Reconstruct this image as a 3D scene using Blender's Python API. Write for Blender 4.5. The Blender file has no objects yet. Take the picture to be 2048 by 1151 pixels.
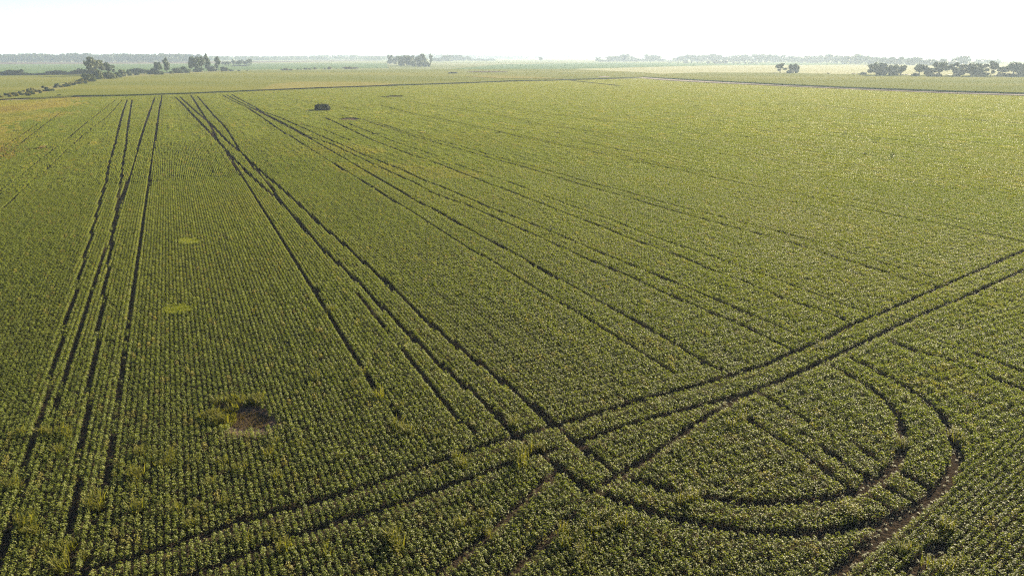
import bpy, math, random
import numpy as np
from mathutils import Vector, kdtree

SC = bpy.context.scene
COL = SC.collection
RNG = np.random.default_rng(7)
random.seed(7)

# ------------------------------------------------------------------ camera geometry
F = 1365.33                     # focal length in photo pixels (24 mm on 36 mm, 2048 px wide)
CX, CY, YH = 1024.0, 575.5, 110.0
H = 22.0                        # height of the drone above the crop ground
P = math.atan((CY - YH) / F)
CP, SP = math.cos(P), math.sin(P)

def gp(px, py, z=0.0):
    """The point of the level z that shows at photo pixel (px, py)."""
    v = (py - CY) / F
    t = (H - z) / (SP + v * CP)
    return ((px - CX) / F * t, (CP - v * SP) * t)

def height_at(Y, py):
    """How tall a thing standing at distance Y is when its top shows at row py."""
    v = py - CY
    return H + Y * (v * CP + F * SP) / (v * SP - CP * F)

def px_size(Y):
    return (Y * CP + H * SP) / F    # metres per photo pixel at distance Y

# ------------------------------------------------------------------ small helpers
def tag(o, label, cat, group=None, kind=None):
    o['label'] = label
    o['category'] = cat
    if group: o['group'] = group
    if kind: o['kind'] = kind
    return o

def mesh_np(name, verts, faces, mats, smooth=False):
    """verts (n,3), faces list of int arrays (m,k)."""
    me = bpy.data.meshes.new(name)
    verts = np.asarray(verts, dtype=np.float32)
    me.vertices.add(len(verts))
    me.vertices.foreach_set('co', verts.ravel())
    if not isinstance(faces, (list, tuple)): faces = [faces]
    faces = [np.asarray(f, dtype=np.int32) for f in faces if len(f)]
    if faces:
        loops = np.concatenate([f.ravel() for f in faces])
        tot = np.concatenate([np.full(len(f), f.shape[1], dtype=np.int32) for f in faces])
        start = np.concatenate([[0], np.cumsum(tot)[:-1]]).astype(np.int32)
        me.loops.add(len(loops))
        me.loops.foreach_set('vertex_index', loops)
        me.polygons.add(len(tot))
        me.polygons.foreach_set('loop_start', start)
        if smooth:
            me.polygons.foreach_set('use_smooth', np.ones(len(tot), dtype=bool))
    for m in (mats if isinstance(mats, (list, tuple)) else [mats]):
        me.materials.append(m)
    me.update(calc_edges=True)
    me.validate()
    return me

def link(name, me, parent=None):
    o = bpy.data.objects.new(name, me)
    COL.objects.link(o)
    if parent is not None: o.parent = parent
    return o

# ------------------------------------------------------------------ materials
def new_mat(name):
    m = bpy.data.materials.new(name)
    m.use_nodes = True
    nt = m.node_tree
    nt.nodes.clear()
    return m, nt, nt.nodes, nt.links

def N(nodes, kind, **kw):
    n = nodes.new(kind)
    for k, v in kw.items(): setattr(n, k, v)
    return n

def ramp(nodes, stops):
    r = nodes.new('ShaderNodeValToRGB')
    e = r.color_ramp.elements
    e[0].position, e[0].color = stops[0][0], (*stops[0][1], 1)
    e[1].position, e[1].color = stops[-1][0], (*stops[-1][1], 1)
    for p, c in stops[1:-1]:
        k = e.new(p); k.color = (*c, 1)
    return r

def leaf_mat(name, dark, mid, light, trans=0.4, rough=0.42, spec=0.5, yellow=None, attr=None, patch=0.0, tcol=(1.25, 1.3, 0.5)):
    m, nt, nd, lk = new_mat(name)
    out = N(nd, 'ShaderNodeOutputMaterial')
    geo = N(nd, 'ShaderNodeNewGeometry')
    oi = N(nd, 'ShaderNodeObjectInfo')
    rp = ramp(nd, [(0.0, dark), (0.5, mid), (1.0, light)])
    add = N(nd, 'ShaderNodeMath', operation='MULTIPLY_ADD')
    add.inputs[1].default_value = 0.75; add.inputs[2].default_value = 0.0
    lk.new(geo.outputs['Random Per Island'], add.inputs[0])
    ad2 = N(nd, 'ShaderNodeMath', operation='MULTIPLY_ADD')
    ad2.inputs[1].default_value = 0.25
    lk.new(oi.outputs['Random'], ad2.inputs[0]); lk.new(add.outputs[0], ad2.inputs[2])
    lk.new(ad2.outputs[0], rp.inputs[0])
    col = rp.outputs[0]
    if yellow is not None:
        # field-scale variation of the crop itself (drier and lusher places); attr also carries painted far warmth
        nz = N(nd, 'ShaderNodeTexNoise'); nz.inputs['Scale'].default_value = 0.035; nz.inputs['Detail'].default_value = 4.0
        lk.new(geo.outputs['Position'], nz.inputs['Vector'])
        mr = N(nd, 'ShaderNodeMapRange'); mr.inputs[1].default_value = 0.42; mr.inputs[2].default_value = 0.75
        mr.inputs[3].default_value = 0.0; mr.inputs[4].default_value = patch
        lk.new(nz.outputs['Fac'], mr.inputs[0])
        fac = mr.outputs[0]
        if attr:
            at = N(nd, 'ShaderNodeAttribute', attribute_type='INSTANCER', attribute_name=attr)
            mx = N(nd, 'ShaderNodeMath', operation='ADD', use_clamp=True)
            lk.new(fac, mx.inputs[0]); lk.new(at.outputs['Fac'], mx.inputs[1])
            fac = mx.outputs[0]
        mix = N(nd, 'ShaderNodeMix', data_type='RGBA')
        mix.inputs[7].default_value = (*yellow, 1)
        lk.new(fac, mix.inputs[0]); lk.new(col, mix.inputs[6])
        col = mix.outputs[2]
        if attr:            # over 1: dry brown grassy growth
            sb = N(nd, 'ShaderNodeMath', operation='SUBTRACT', use_clamp=True); sb.inputs[1].default_value = 1.0
            lk.new(at.outputs['Fac'], sb.inputs[0])
            m2 = N(nd, 'ShaderNodeMix', data_type='RGBA'); m2.inputs[7].default_value = (0.125, 0.088, 0.032, 1)
            lk.new(sb.outputs[0], m2.inputs[0]); lk.new(col, m2.inputs[6]); col = m2.outputs[2]
    bs = N(nd, 'ShaderNodeBsdfPrincipled')
    bs.inputs['Roughness'].default_value = rough
    bs.inputs['Specular IOR Level'].default_value = spec
    lk.new(col, bs.inputs['Base Color'])
    tr = N(nd, 'ShaderNodeBsdfTranslucent')
    tc = N(nd, 'ShaderNodeMix', data_type='RGBA', blend_type='MULTIPLY')
    tc.inputs[0].default_value = 1.0; tc.inputs[7].default_value = (*tcol, 1)
    lk.new(col, tc.inputs[6]); lk.new(tc.outputs[2], tr.inputs['Color'])
    ms = N(nd, 'ShaderNodeMixShader'); ms.inputs[0].default_value = trans
    lk.new(bs.outputs[0], ms.inputs[1]); lk.new(tr.outputs[0], ms.inputs[2])
    lk.new(ms.outputs[0], out.inputs['Surface'])
    return m

def ground_mat(name, c0, c1, scale=0.5, detail=6.0, bump=0.3, bump_scale=3.0, stretch=None, c2=None, big=0.01, rot=0.0):
    m, nt, nd, lk = new_mat(name)
    out = N(nd, 'ShaderNodeOutputMaterial')
    geo = N(nd, 'ShaderNodeNewGeometry')
    mp = N(nd, 'ShaderNodeMapping')
    mp.inputs['Rotation'].default_value = (0, 0, rot)
    if stretch: mp.inputs['Scale'].default_value = stretch
    lk.new(geo.outputs['Position'], mp.inputs['Vector'])
    nz = N(nd, 'ShaderNodeTexNoise'); nz.inputs['Scale'].default_value = scale; nz.inputs['Detail'].default_value = detail
    nz.inputs['Roughness'].default_value = 0.65
    lk.new(mp.outputs[0], nz.inputs['Vector'])
    rp = ramp(nd, [(0.3, c0), (0.7, c1)])
    lk.new(nz.outputs['Fac'], rp.inputs[0])
    col = rp.outputs[0]
    if c2 is not None:
        n2 = N(nd, 'ShaderNodeTexNoise'); n2.inputs['Scale'].default_value = big; n2.inputs['Detail'].default_value = 5.0
        lk.new(mp.outputs[0], n2.inputs['Vector'])
        mr = N(nd, 'ShaderNodeMapRange'); mr.inputs[1].default_value = 0.45; mr.inputs[2].default_value = 0.68
        lk.new(n2.outputs['Fac'], mr.inputs[0])
        mx = N(nd, 'ShaderNodeMix', data_type='RGBA'); mx.inputs[7].default_value = (*c2, 1)
        lk.new(mr.outputs[0], mx.inputs[0]); lk.new(col, mx.inputs[6]); col = mx.outputs[2]
    bs = N(nd, 'ShaderNodeBsdfPrincipled'); bs.inputs['Roughness'].default_value = 1.0
    bs.inputs['Specular IOR Level'].default_value = 0.0
    lk.new(col, bs.inputs['Base Color'])
    if bump:
        nb = N(nd, 'ShaderNodeTexNoise'); nb.inputs['Scale'].default_value = bump_scale; nb.inputs['Detail'].default_value = 4.0
        lk.new(geo.outputs['Position'], nb.inputs['Vector'])
        b = N(nd, 'ShaderNodeBump'); b.inputs['Strength'].default_value = bump; b.inputs['Distance'].default_value = 0.3
        lk.new(nb.outputs['Fac'], b.inputs['Height']); lk.new(b.outputs[0], bs.inputs['Normal'])
    lk.new(bs.outputs[0], out.inputs['Surface'])
    return m

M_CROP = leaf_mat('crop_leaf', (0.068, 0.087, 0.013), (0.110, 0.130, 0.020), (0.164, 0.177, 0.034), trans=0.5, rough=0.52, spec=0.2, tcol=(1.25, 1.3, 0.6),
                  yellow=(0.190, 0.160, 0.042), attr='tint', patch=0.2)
M_WEED = leaf_mat('weed_leaf', (0.080, 0.084, 0.010), (0.12, 0.115, 0.014), (0.165, 0.145, 0.025), trans=0.45, rough=0.6, spec=0.25)
M_LIME = leaf_mat('grass_blade', (0.12, 0.14, 0.014), (0.17, 0.18, 0.02), (0.21, 0.205, 0.03), trans=0.45, rough=0.6, spec=0.25)
M_DRYW = leaf_mat('dry_weed', (0.05, 0.034, 0.018), (0.085, 0.06, 0.03), (0.12, 0.09, 0.045), trans=0.3, rough=0.8, spec=0.1)
M_TREE = leaf_mat('tree_leaf', (0.024, 0.046, 0.014), (0.040, 0.068, 0.019), (0.064, 0.092, 0.026), trans=0.25, rough=0.6, spec=0.2)
M_TREE2 = leaf_mat('tree_leaf_olive', (0.05, 0.065, 0.02), (0.08, 0.095, 0.028), (0.12, 0.13, 0.04), trans=0.3, rough=0.6, spec=0.2)
M_BROWN = leaf_mat('shrub_leaf_brown', (0.06, 0.05, 0.025), (0.10, 0.075, 0.04), (0.14, 0.10, 0.05), trans=0.25, rough=0.7, spec=0.15)
M_GOLD = leaf_mat('shrub_leaf_gold', (0.13, 0.13, 0.03), (0.2, 0.18, 0.04), (0.28, 0.23, 0.06), trans=0.35, rough=0.7, spec=0.15)
M_DARK = leaf_mat('shrub_leaf_dark', (0.014, 0.026, 0.012), (0.022, 0.036, 0.016), (0.035, 0.052, 0.02), trans=0.12, rough=0.6, spec=0.2)
M_BARK = ground_mat('bark', (0.06, 0.045, 0.03), (0.12, 0.09, 0.065), scale=3.0, bump=0.5)

# ------------------------------------------------------------------ leaf geometry
def leaves(c, size, up=1.0, aspect=0.8, fold=0.25, sd=0.6, dirs=None, lean=None):
    """Folded rhombic leaves at centres c; sd spreads their normals round the vertical."""
    n = len(c)
    nrm = RNG.normal(0, sd, (n, 3)); nrm[:, 2] = np.abs(nrm[:, 2]) * 0.4 + up
    if dirs is not None: nrm += dirs
    if lean is not None: nrm += lean
    nrm /= np.linalg.norm(nrm, axis=1)[:, None]
    a = RNG.normal(0, 1, (n, 3))
    t = a - (a * nrm).sum(1)[:, None] * nrm
    t /= np.linalg.norm(t, axis=1)[:, None]
    b = np.cross(nrm, t)
    s = (size * RNG.uniform(0.7, 1.25, n))[:, None] if np.isscalar(size) else size[:, None]
    v = np.empty((n, 4, 3))
    v[:, 0] = c - t * s * 0.5
    v[:, 1] = c + b * s * 0.5 * aspect + nrm * s * fold * 0.4
    v[:, 2] = c + t * s * 0.5 - nrm * s * 0.12
    v[:, 3] = c - b * s * 0.5 * aspect + nrm * s * fold * 0.4
    idx = np.arange(n)[:, None] * 4
    tri = np.concatenate([idx + [[0, 1, 2]], idx + [[0, 2, 3]]])
    return v.reshape(-1, 3), tri

def tube(pts, rad, seg=6):
    vs, fs = [], []
    pts = [Vector(p) for p in pts]
    for i, p in enumerate(pts):
        d = (pts[min(i + 1, len(pts) - 1)] - pts[max(i - 1, 0)]).normalized()
        u = d.cross(Vector((0.3, 0.9, 0.1))).normalized(); w = d.cross(u)
        for k in range(seg):
            a = 2 * math.pi * k / seg
            vs.append(p + (u * math.cos(a) + w * math.sin(a)) * rad[i])
    for i in range(len(pts) - 1):
        for k in range(seg):
            fs.append((i * seg + k, i * seg + (k + 1) % seg, (i + 1) * seg + (k + 1) % seg, (i + 1) * seg + k))
    return [tuple(v) for v in vs], fs

# ------------------------------------------------------------------ ground and far fields
BX, BY0, BY1 = 9000.0, -250.0, 13000.0

def poly_sheet(name, pts, z, mat, label, cat, kind='structure', thick=None, jag=0.0):
    """A level sheet over the outline pts (world); with thick, a slab standing on the ground with an uneven rim."""
    import bmesh
    bm = bmesh.new()
    pp = []
    for i in range(len(pts)):
        a, b = pts[i], pts[(i + 1) % len(pts)]
        L = math.hypot(b[0] - a[0], b[1] - a[1])
        n = max(1, int(L / 8.0)) if thick else max(1, int(L / 60.0))
        n = min(n, 90)
        for k in range(n):
            t = k / n
            j = random.uniform(-jag, jag) if k else 0.0
            pp.append((a[0] + (b[0] - a[0]) * t, a[1] + (b[1] - a[1]) * t + j))
    top = [bm.verts.new((x, y, z + (random.uniform(-0.12, 0.12) * thick if thick else 0))) for x, y in pp]
    f = bm.faces.new(top)
    if f.normal.z < 0: f.normal_flip()
    if thick:
        bot = [bm.verts.new((v.co.x, v.co.y, -0.05)) for v in top]
        n = len(top)
        for i in range(n):
            bm.faces.new((top[i], top[(i + 1) % n], bot[(i + 1) % n], bot[i]))
    bmesh.ops.recalc_face_normals(bm, faces=bm.faces)
    me = bpy.data.meshes.new(name); bm.to_mesh(me); bm.free()
    me.materials.append(mat)
    o = link(name, me)
    tag(o, label, cat, kind=kind)
    return o

M_GROUND = ground_mat('soil', (0.020, 0.015, 0.011), (0.042, 0.031, 0.022), scale=2.5, bump=0.6, bump_scale=6.0)
xs = np.concatenate([np.linspace(-BX, -400, 12), np.linspace(-300, 300, 13), np.linspace(400, BX, 12)])
ys = np.concatenate([np.linspace(BY0, 400, 16), np.linspace(500, BY1, 24)])
gx, gy = np.meshgrid(xs, ys)
gv = np.stack([gx.ravel(), gy.ravel(), np.zeros(gx.size)], 1)
nx = len(xs); q = []
for j in range(len(ys) - 1):
    for i in range(nx - 1):
        q.append((j * nx + i, j * nx + i + 1, (j + 1) * nx + i + 1, (j + 1) * nx + i))
tag(link('ground', mesh_np('ground', gv, [np.array(q)], M_GROUND)), 'brown soil ground under the crops, reaching the horizon', 'ground', kind='structure')

def pxpoly(pts, z=0.0): return [gp(x, y, z) for x, y in pts]

HORR = 112.6
M_FAR = ground_mat('far_field', (0.10, 0.12, 0.045), (0.15, 0.16, 0.065), scale=0.012, c2=(0.23, 0.21, 0.13), big=0.002, bump=0.8, bump_scale=1.2, stretch=(0.25, 1.0, 1.0))
M_PALE = ground_mat('pale_field', (0.22, 0.215, 0.11), (0.29, 0.27, 0.15), scale=0.02, bump=0.6, bump_scale=1.0, stretch=(0.3, 1, 1))
M_GREEN = ground_mat('green_field', (0.095, 0.105, 0.020), (0.135, 0.140, 0.030), scale=0.16, c2=(0.16, 0.15, 0.034), big=0.008, bump=1.0, bump_scale=1.6, stretch=(0.3, 1, 1))
M_GREEN2 = ground_mat('blue_green_field', (0.065, 0.105, 0.04), (0.095, 0.13, 0.055), scale=0.03, bump=0.9, bump_scale=1.4, stretch=(0.3, 1, 1))
M_YEL = ground_mat('ripe_field', (0.15, 0.135, 0.035), (0.19, 0.165, 0.048), scale=0.06, bump=0.8, bump_scale=1.6, stretch=(0.3, 1, 1))
M_BARE = ground_mat('bare_soil', (0.055, 0.039, 0.029), (0.10, 0.07, 0.052), scale=0.8, bump=0.5, bump_scale=4.0)
M_TRACK = ground_mat('dirt_track', (0.22, 0.185, 0.155), (0.32, 0.27, 0.23), scale=0.6, bump=0.3, bump_scale=4.0)
M_VERGE = ground_mat('verge_grass', (0.14, 0.14, 0.045), (0.24, 0.20, 0.075), scale=0.4, bump=1.0, bump_scale=2.5, c2=(0.10, 0.12, 0.04), big=0.06)

EDGE = [(0, 198.5), (60, 197), (150, 192.5), (256, 190.8), (384, 186.5), (512, 181), (640, 175.5), (768, 171.2), (900, 166.8), (1024, 161.8), (1110, 160.2), (1140, 159.2), (1210, 156.8), (1284, 154.2)]
REDGE = [(1284, 154.6), (1330, 157.6), (1400, 161.5), (1500, 166.8), (1600, 171.8), (1700, 176.2), (1800, 180.2), (1900, 184), (2048, 188), (2450, 200)]

# beyond everything: the plain
poly_sheet('far_field', [(-BX, 700), (BX, 700), (BX, BY1), (-BX, BY1)], 0.02, M_FAR, 'pale hazy farmland stretching to the horizon', 'field')
poly_sheet('field', pxpoly([(-500, 215), (-200, 205)] + [(x, y + 1.0) for x, y in EDGE] + [(1326, 149.6), (1284, 146), (1130, 139), (900, 139.5), (640, 141.5), (500, 142.5), (330, 150.5), (240, 157), (170, 167), (100, 186), (60, 193), (0, 196.5)]), 0.75,
           M_GREEN, 'smooth olive green crop field beyond the dark boundary line', 'field', thick=0.75, jag=0.4)
poly_sheet('field', pxpoly([(-600, 222), (-40, 196), (40, 186), (100, 178), (165, 164), (180, 149.5), (0, 151.5), (-400, 153)], 0.3), 0.3,
           M_GREEN, 'light green field at far left between hedge and bushy verge', 'field', thick=0.3)
poly_sheet('field', pxpoly([(-500, 150), (190, 148), (300, 146), (470, 140), (775, 136), (775, 127), (400, 127.5), (0, 129), (-500, 130)]), 0.06,
           M_GREEN2, 'pale blue green field in front of the left tree belt', 'field')
poly_sheet('field', pxpoly([(-500, 129.5), (0, 128.6), (400, 127), (760, 121.5), (760, 120.5), (400, 123.3), (0, 124.3), (-500, 125)]), 0.06,
           M_BARE, 'thin brown bare strip at the foot of the left tree belt', 'field')
poly_sheet('field', pxpoly([(520, 179.5), (640, 174.5), (760, 170.6), (800, 168), (720, 164), (600, 163.5), (545, 168)], 0.95), 0.95,
           M_YEL, 'ripe yellow patch of crop just beyond the boundary line', 'field')
poly_sheet('field', pxpoly([(930, 153), (1000, 156.5), (1140, 157.8), (1060, 153), (970, 151)], 0.95), 0.95,
           M_YEL, 'small yellow strip of crop by the end of the dark line', 'field')
poly_sheet('field', pxpoly([(900, 138.5), (1150, 138), (1420, 131), (1700, 129), (1700, 127), (1420, 126), (1180, 126), (1000, 129)]), 0.06,
           M_GREEN2, 'pale green strip of field before the hazy trees on the right', 'field')
poly_sheet('field', pxpoly([(1150, 148), (1284, 152.5), (1320, 149), (1560, 146.2), (1720, 149.5), (2048, 151), (2500, 156), (2500, 131), (1960, 129), (1420, 131.5), (1150, 138)]), 0.10,
           M_PALE, 'cream coloured stubble field behind the right tree row', 'field')
poly_sheet('field', pxpoly(REDGE + [(2450, 162), (2048, 153.5), (1720, 150.5), (1560, 147), (1400, 146.5), (1320, 149.5)]), 0.85,
           M_GREEN, 'tall green crop with a dark shaded edge along the dirt track', 'field', thick=0.85, jag=0.3)
poly_sheet('dirt_track', pxpoly([(1262, 154), (1284, 154.4), (1330, 158), (1400, 162), (1500, 167.4), (1600, 172.6), (1700, 177.2), (1800, 181.4), (1900, 185.2), (2048, 189), (2450, 201),
                                  (2450, 203.4), (2048, 190.7), (1900, 186.3), (1800, 182.3), (1700, 178), (1600, 173.4), (1500, 168.7), (1400, 164), (1330, 160), (1284, 156.6)]), 0.03,
           M_TRACK, 'pale dirt track running along the tall crop edge at right', 'dirt track')
poly_sheet('verge', pxpoly([(-400, 218), (0, 198), (62, 195.5), (110, 187), (150, 176), (190, 166), (240, 158), (330, 151), (460, 143.5), (460, 141), (330, 147), (190, 149), (176, 159), (140, 164), (100, 172), (60, 178), (0, 190), (-400, 206)], 0.62), 0.62,
           M_VERGE, 'rough yellowish grass verge under the bushes at left', 'verge')

# ------------------------------------------------------------------ wheel tracks in the crop (photo pixels)
T_MAIN, T_MID, T_THIN, T_DIAG = 0.135, 0.215, 0.115, 0.165
TRK = []
def T(w, *pts): TRK.append((w, list(pts)))
# left pair
T(T_MAIN, (254.5,201),(246,225),(237.5,257),(232.5,282),(226,305),(217.5,337),(212.5,365),(204,395),(197.5,420),(189,452),(180,490),(170,520),(160,560),(150,595),(140,632),(129,667),(120,705),(109,749),(86,833),(73,865),(61,918),(43,983),(21,1051),(5,1126),(-8,1180))
T(T_MAIN, (264,201),(259,235),(255,262),(252.5,290),(249.5,310),(246,332),(243,360),(239,385),(235,415),(230,447),(224,497),(219,527),(215,555),(210,585),(206,617),(201,652),(196,690),(188,742),(180,793),(171,858),(166,908),(159,954),(152,997),(146,1043),(147,1115),(144,1185))
T(T_THIN+.03, (310,195),(301,220),(291,250),(281,282),(274,310),(265,340),(256,365),(247,395),(240,415),(221,485),(212,507),(205,527),(197,555),(190,582),(172,630),(160,675),(150,702),(137,740),(121,779),(107,826))
T(T_THIN+.04, (324,192),(319,220),(314,252),(310,282),(306,307),(302,337),(299,370),(291,410),(284,470),(279,495),(274,530),(267,570),(262,610),(256,650),(250,685),(243,743),(234,801),(225,861),(221,897),(214,940),(203,1004),(196,1061),(186,1118),(176,1170))
# faint ones at far left
T(T_THIN-.07, (244,202),(215,235),(175,265),(140,297),(97,337),(72,360),(35,395),(0,425),(-60,475))
T(T_THIN-.07, (230,202),(171,249),(140,275),(97,309),(50,347),(0,386),(-60,430))
T(T_THIN-.07, (122,226),(97,245),(62,272),(30,297),(0,317),(-80,372))
T(T_THIN-.07, (77,249),(50,267),(0,300),(-80,350))
T(T_MAIN, (248,198),(278,198))
# the two crossing pairs in the middle
T(T_MID, (350,195),(366,210),(388,234),(400,246),(415,262),(436,284),(450,300),(470,322),(492,345),(510,362),(532,382),(555,400),(580,427),(607,460),(632,487),(650,507),(672,527),(707,560),(745,600),(780,635),(805,660),(840,696),(870,727),(899,751),(962,806),(994,837),(1025,872),(1056,896),(1092,923),(1123,947),(1170,982),(1229,1006),(1307,1033),(1348,1045),(1426,1061),(1505,1072),(1583,1076),(1662,1068),(1740,1055),(1799,1037),(1846,1010),(1885,974),(1905,943),(1912,912),(1901,872),(1881,837),(1846,806),(1811,782),(1771,759),(1728,735),(1693,720))
T(T_MID, (360,195),(375,209),(391,224),(401,232),(422,250),(457,287),(482,307),(505,330),(535,357),(565,382),(587,402),(612,425),(640,452),(692,497),(725,527),(770,567),(800,595),(837,632),(875,665),(911,695),(954,729),(1013,774),(1060,814),(1107,855),(1150,888),(1186,919),(1229,955),(1280,970),(1370,996),(1473,1010),(1520,1014),(1567,1012),(1669,1002),(1720,986),(1760,961),(1791,931),(1805,904),(1803,865),(1791,833),(1763,802),(1732,778),(1693,755),(1662,737),(1638,727))
T(T_MID-.03, (381,191),(391,206),(403,225),(419,250),(432,275),(437,285),(450,300),(462,320),(482,352),(505,387),(522,417),(540,442),(552,463),(580,507),(615,562),(640,600),(660,635),(687,677),(712,722),(745,775),(765,800))
T(T_MAIN, (395,194),(412,214),(427,232),(450,255),(470,287),(482,307),(503,333),(530,362),(545,380),(562,405),(580,427))
T(T_MAIN, (705,585),(737,620),(762,650),(782,672),(805,700),(835,747),(862,778))
T(T_MAIN, (880,800),(915,838),(952,880))
T(.075, (765,800),(800,845),(838,900)); T(.10, (862,778),(905,830),(950,880))
# third set
T(T_MID-.05, (445,191),(461,201),(478,209),(490,214),(501,221),(522,235),(557,260),(607,291),(650,319),(692,345),(742,375),(782,402),(825,427),(857,450),(880,464),(940,502),(990,530),(1055,572),(1122,612),(1172,642),(1230,680),(1305,727),(1350,755))
T(T_MID, (453,191),(471,201),(491,211),(512,222),(537,235),(575,255),(607,272),(642,292),(700,327),(735,347),(775,370),(832,405),(875,426),(897,440),(962,475),(1030,512),(1097,552),(1162,587),(1230,625),(1292,660),(1355,697),(1410,732),(1457,752))
T(T_MID, (463,190),(480,200),(512,217),(525,227),(585,257),(617,276),(662,290),(695,306),(725,320),(770,342),(825,367),(867,390),(907,405),(930,412),(992,440),(1030,457),(1095,487),(1142,507),(1180,525),(1217,540),(1270,562),(1305,580),(1360,605),(1427,633),(1488,658),(1548,689),(1582,705))
T(T_MID, (500,216),(560,237),(600,255),(645,276),(687,294),(722,310),(762,326),(802,342),(850,365),(880,376),(930,397),(980,419),(1035,440),(1100,467),(1167,496),(1242,527),(1305,552),(1360,576),(1444,611),(1528,648),(1602,680))
# fourth set, past the bare patches
T(T_MID, (650,237),(672,247),(712,267),(755,287),(795,302),(837,317),(880,332),(930,352),(975,370),(1030,390),(1080,410),(1130,430),(1167,444),(1210,460),(1255,480),(1317,502),(1391,530),(1410,541),(1488,569),(1561,601),(1635,626),(1696,648))
T(T_MID-.05, (697,249),(737,265),(800,290),(850,307),(880,319),(917,334),(980,355),(1030,372),(1092,397),(1142,416),(1180,430),(1212,440),(1280,467),(1342,490),(1391,507),(1427,519),(1501,547),(1578,574),(1662,606),(1729,631))
T(T_MID, (732,245),(775,257),(825,275),(880,290),(937,306),(987,321),(1040,335),(1080,347),(1135,364),(1185,379),(1230,391),(1262,400),(1292,409),(1330,421),(1391,439),(1444,453),(1511,470),(1595,494),(1679,522),(1763,547),(1830,571),(1874,578))
T(T_MID-.03, (725,241),(770,252),(812,267),(862,282),(880,284),(952,304),(1010,321),(1065,336),(1117,350),(1167,365),(1230,381),(1280,395),(1330,410),(1391,425),(1477,447),(1561,468),(1615,484),(1696,509),(1763,531),(1830,551),(1894,569))
T(T_MID, (760,212),(825,229),(880,240),(950,255),(980,261),(1042,277),(1130,295),(1197,309),(1235,317),(1292,329),(1342,340),(1391,351),(1600,394),(1813,440),(1897,455),(1965,470),(2032,485),(2120,505))
T(T_MAIN, (1020,269),(1087,284),(1130,292),(1205,307),(1255,317),(1330,332),(1391,344),(1600,384),(1813,424),(2060,470))
T(T_MAIN, (760,195),(880,214),(980,229),(1080,250),(1222,271),(1305,284),(1391,295),(1640,340),(1850,372),(2100,412))
T(T_MAIN, (880,197),(985,212),(1080,227),(1180,240),(1305,252),(1391,262),(1600,292),(1850,330),(2100,360))
T(T_MAIN, (1142,281),(1237,302),(1300,312))
T(.6, (1560,205),(1640,212),(1711,220),(1782,227),(1904,239),(1985,245),(2048,249),(2200,262))
T(T_MAIN, (560,196),(640,208),(720,222))
T(T_MAIN, (600,250),(648,262),(700,283))
# the diagonal pair
T(T_DIAG, (2200,440),(2048,505),(1998,526),(1914,564),(1830,601),(1763,631),(1696,658),(1645,687),(1588,709),(1528,736),(1464,756),(1410,772),(1380,780),(1307,798),(1229,821),(1170,841),(1115,855),(1072,868),(1040,876),(1013,886),(974,896),(907,919),(837,943),(758,970),(690,994),(627,1013),(549,1033),(490,1049),(431,1068),(353,1096),(294,1115),(235,1131),(188,1143),(120,1165))
T(T_DIAG, (2200,478),(2048,544),(1981,574),(1931,598),(1864,625),(1797,655),(1753,678),(1696,705),(1645,729),(1578,759),(1511,786),(1454,803),(1394,818),(1346,832),(1268,853),(1229,866),(1166,886))
T(T_DIAG, (1110,906),(1060,918),(1025,931),(978,951),(939,963),(896,978),(849,994),(798,1014),(739,1033),(690,1044),(627,1065),(549,1092),(490,1116),(443,1135),(400,1151),(340,1175))
T(T_DIAG, (1516,784),(1470,805),(1426,833),(1380,860),(1327,900),(1288,927),(1248,951),(1209,978))
T(T_DIAG, (1123,947),(1088,970),(1060,998),(1025,1033),(986,1068),(947,1100),(915,1127),(876,1156))
T(T_DIAG, (1146,1037),(1115,1065),(1088,1096),(1056,1123),(1020,1160))
# row gaps inside and outside the turning loop
T(T_MID, (1497,845),(1544,876),(1591,908),(1638,939),(1673,967),(1705,988))
T(T_MAIN+.03, (1520,794),(1560,814),(1595,836),(1625,853))
T(T_MID, (1638,898),(1685,931),(1744,967))
T(T_MAIN+.03, (1701,892),(1763,931))
T(T_MID, (1799,951),(1861,986)); T(T_MID, (1760,974),(1814,1006)); T(T_MID, (1724,990),(1787,1029))
T(0.25, (1846,1010),(1830,1023),(1786,1056),(1757,1082),(1731,1100),(1698,1126),(1665,1156))
T(0.2, (1880,1096),(1858,1117),(1832,1137),(1815,1156))
T(T_THIN+.04, (1951,594),(1998,604),(2048,611),(2150,630)); T(T_THIN+.04, (1978,584),(2048,598),(2150,620))
T(T_MID, (1807,662),(1864,685),(1931,709),(1981,725),(2032,746),(2150,790))
T(T_MID, (1780,689),(1830,709),(1884,722),(1948,745),(1998,769),(2045,786),(2150,830))
T(2.4, (1140,161.5),(1170,165),(1200,168.4),(1240,172.6))      # short dark ditch

az = math.atan((333 - CX) / F / (CP - (YH - CY) / F * SP))
ROWD = np.array([math.sin(az), math.cos(az)])
tk_pts, tk_w = [], []
for w, pts in TRK:
    W = [Vector((*gp(*p), 0)) for p in pts]
    for a, b in zip(W[:-1], W[1:]):
        dist = min(a.length, b.length)
        step = 0.12 if dist < 130 else 0.4
        n = max(1, int((b - a).length / step))
        dr = (b - a).normalized(); crossing = abs(dr.x * ROWD[1] - dr.y * ROWD[0])
        for k in range(n):
            p = a.lerp(b, k / n)
            far = p.length
            tk_pts.append(p); tk_w.append(w + 0.09 * crossing + (0.0 if far < 70 else min(0.30, 0.0014 * (far - 70))))
KD = kdtree.KDTree(len(tk_pts))
for i, p in enumerate(tk_pts): KD.insert(p, i)
KD.balance()
tk_w = np.array(tk_w)

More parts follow.
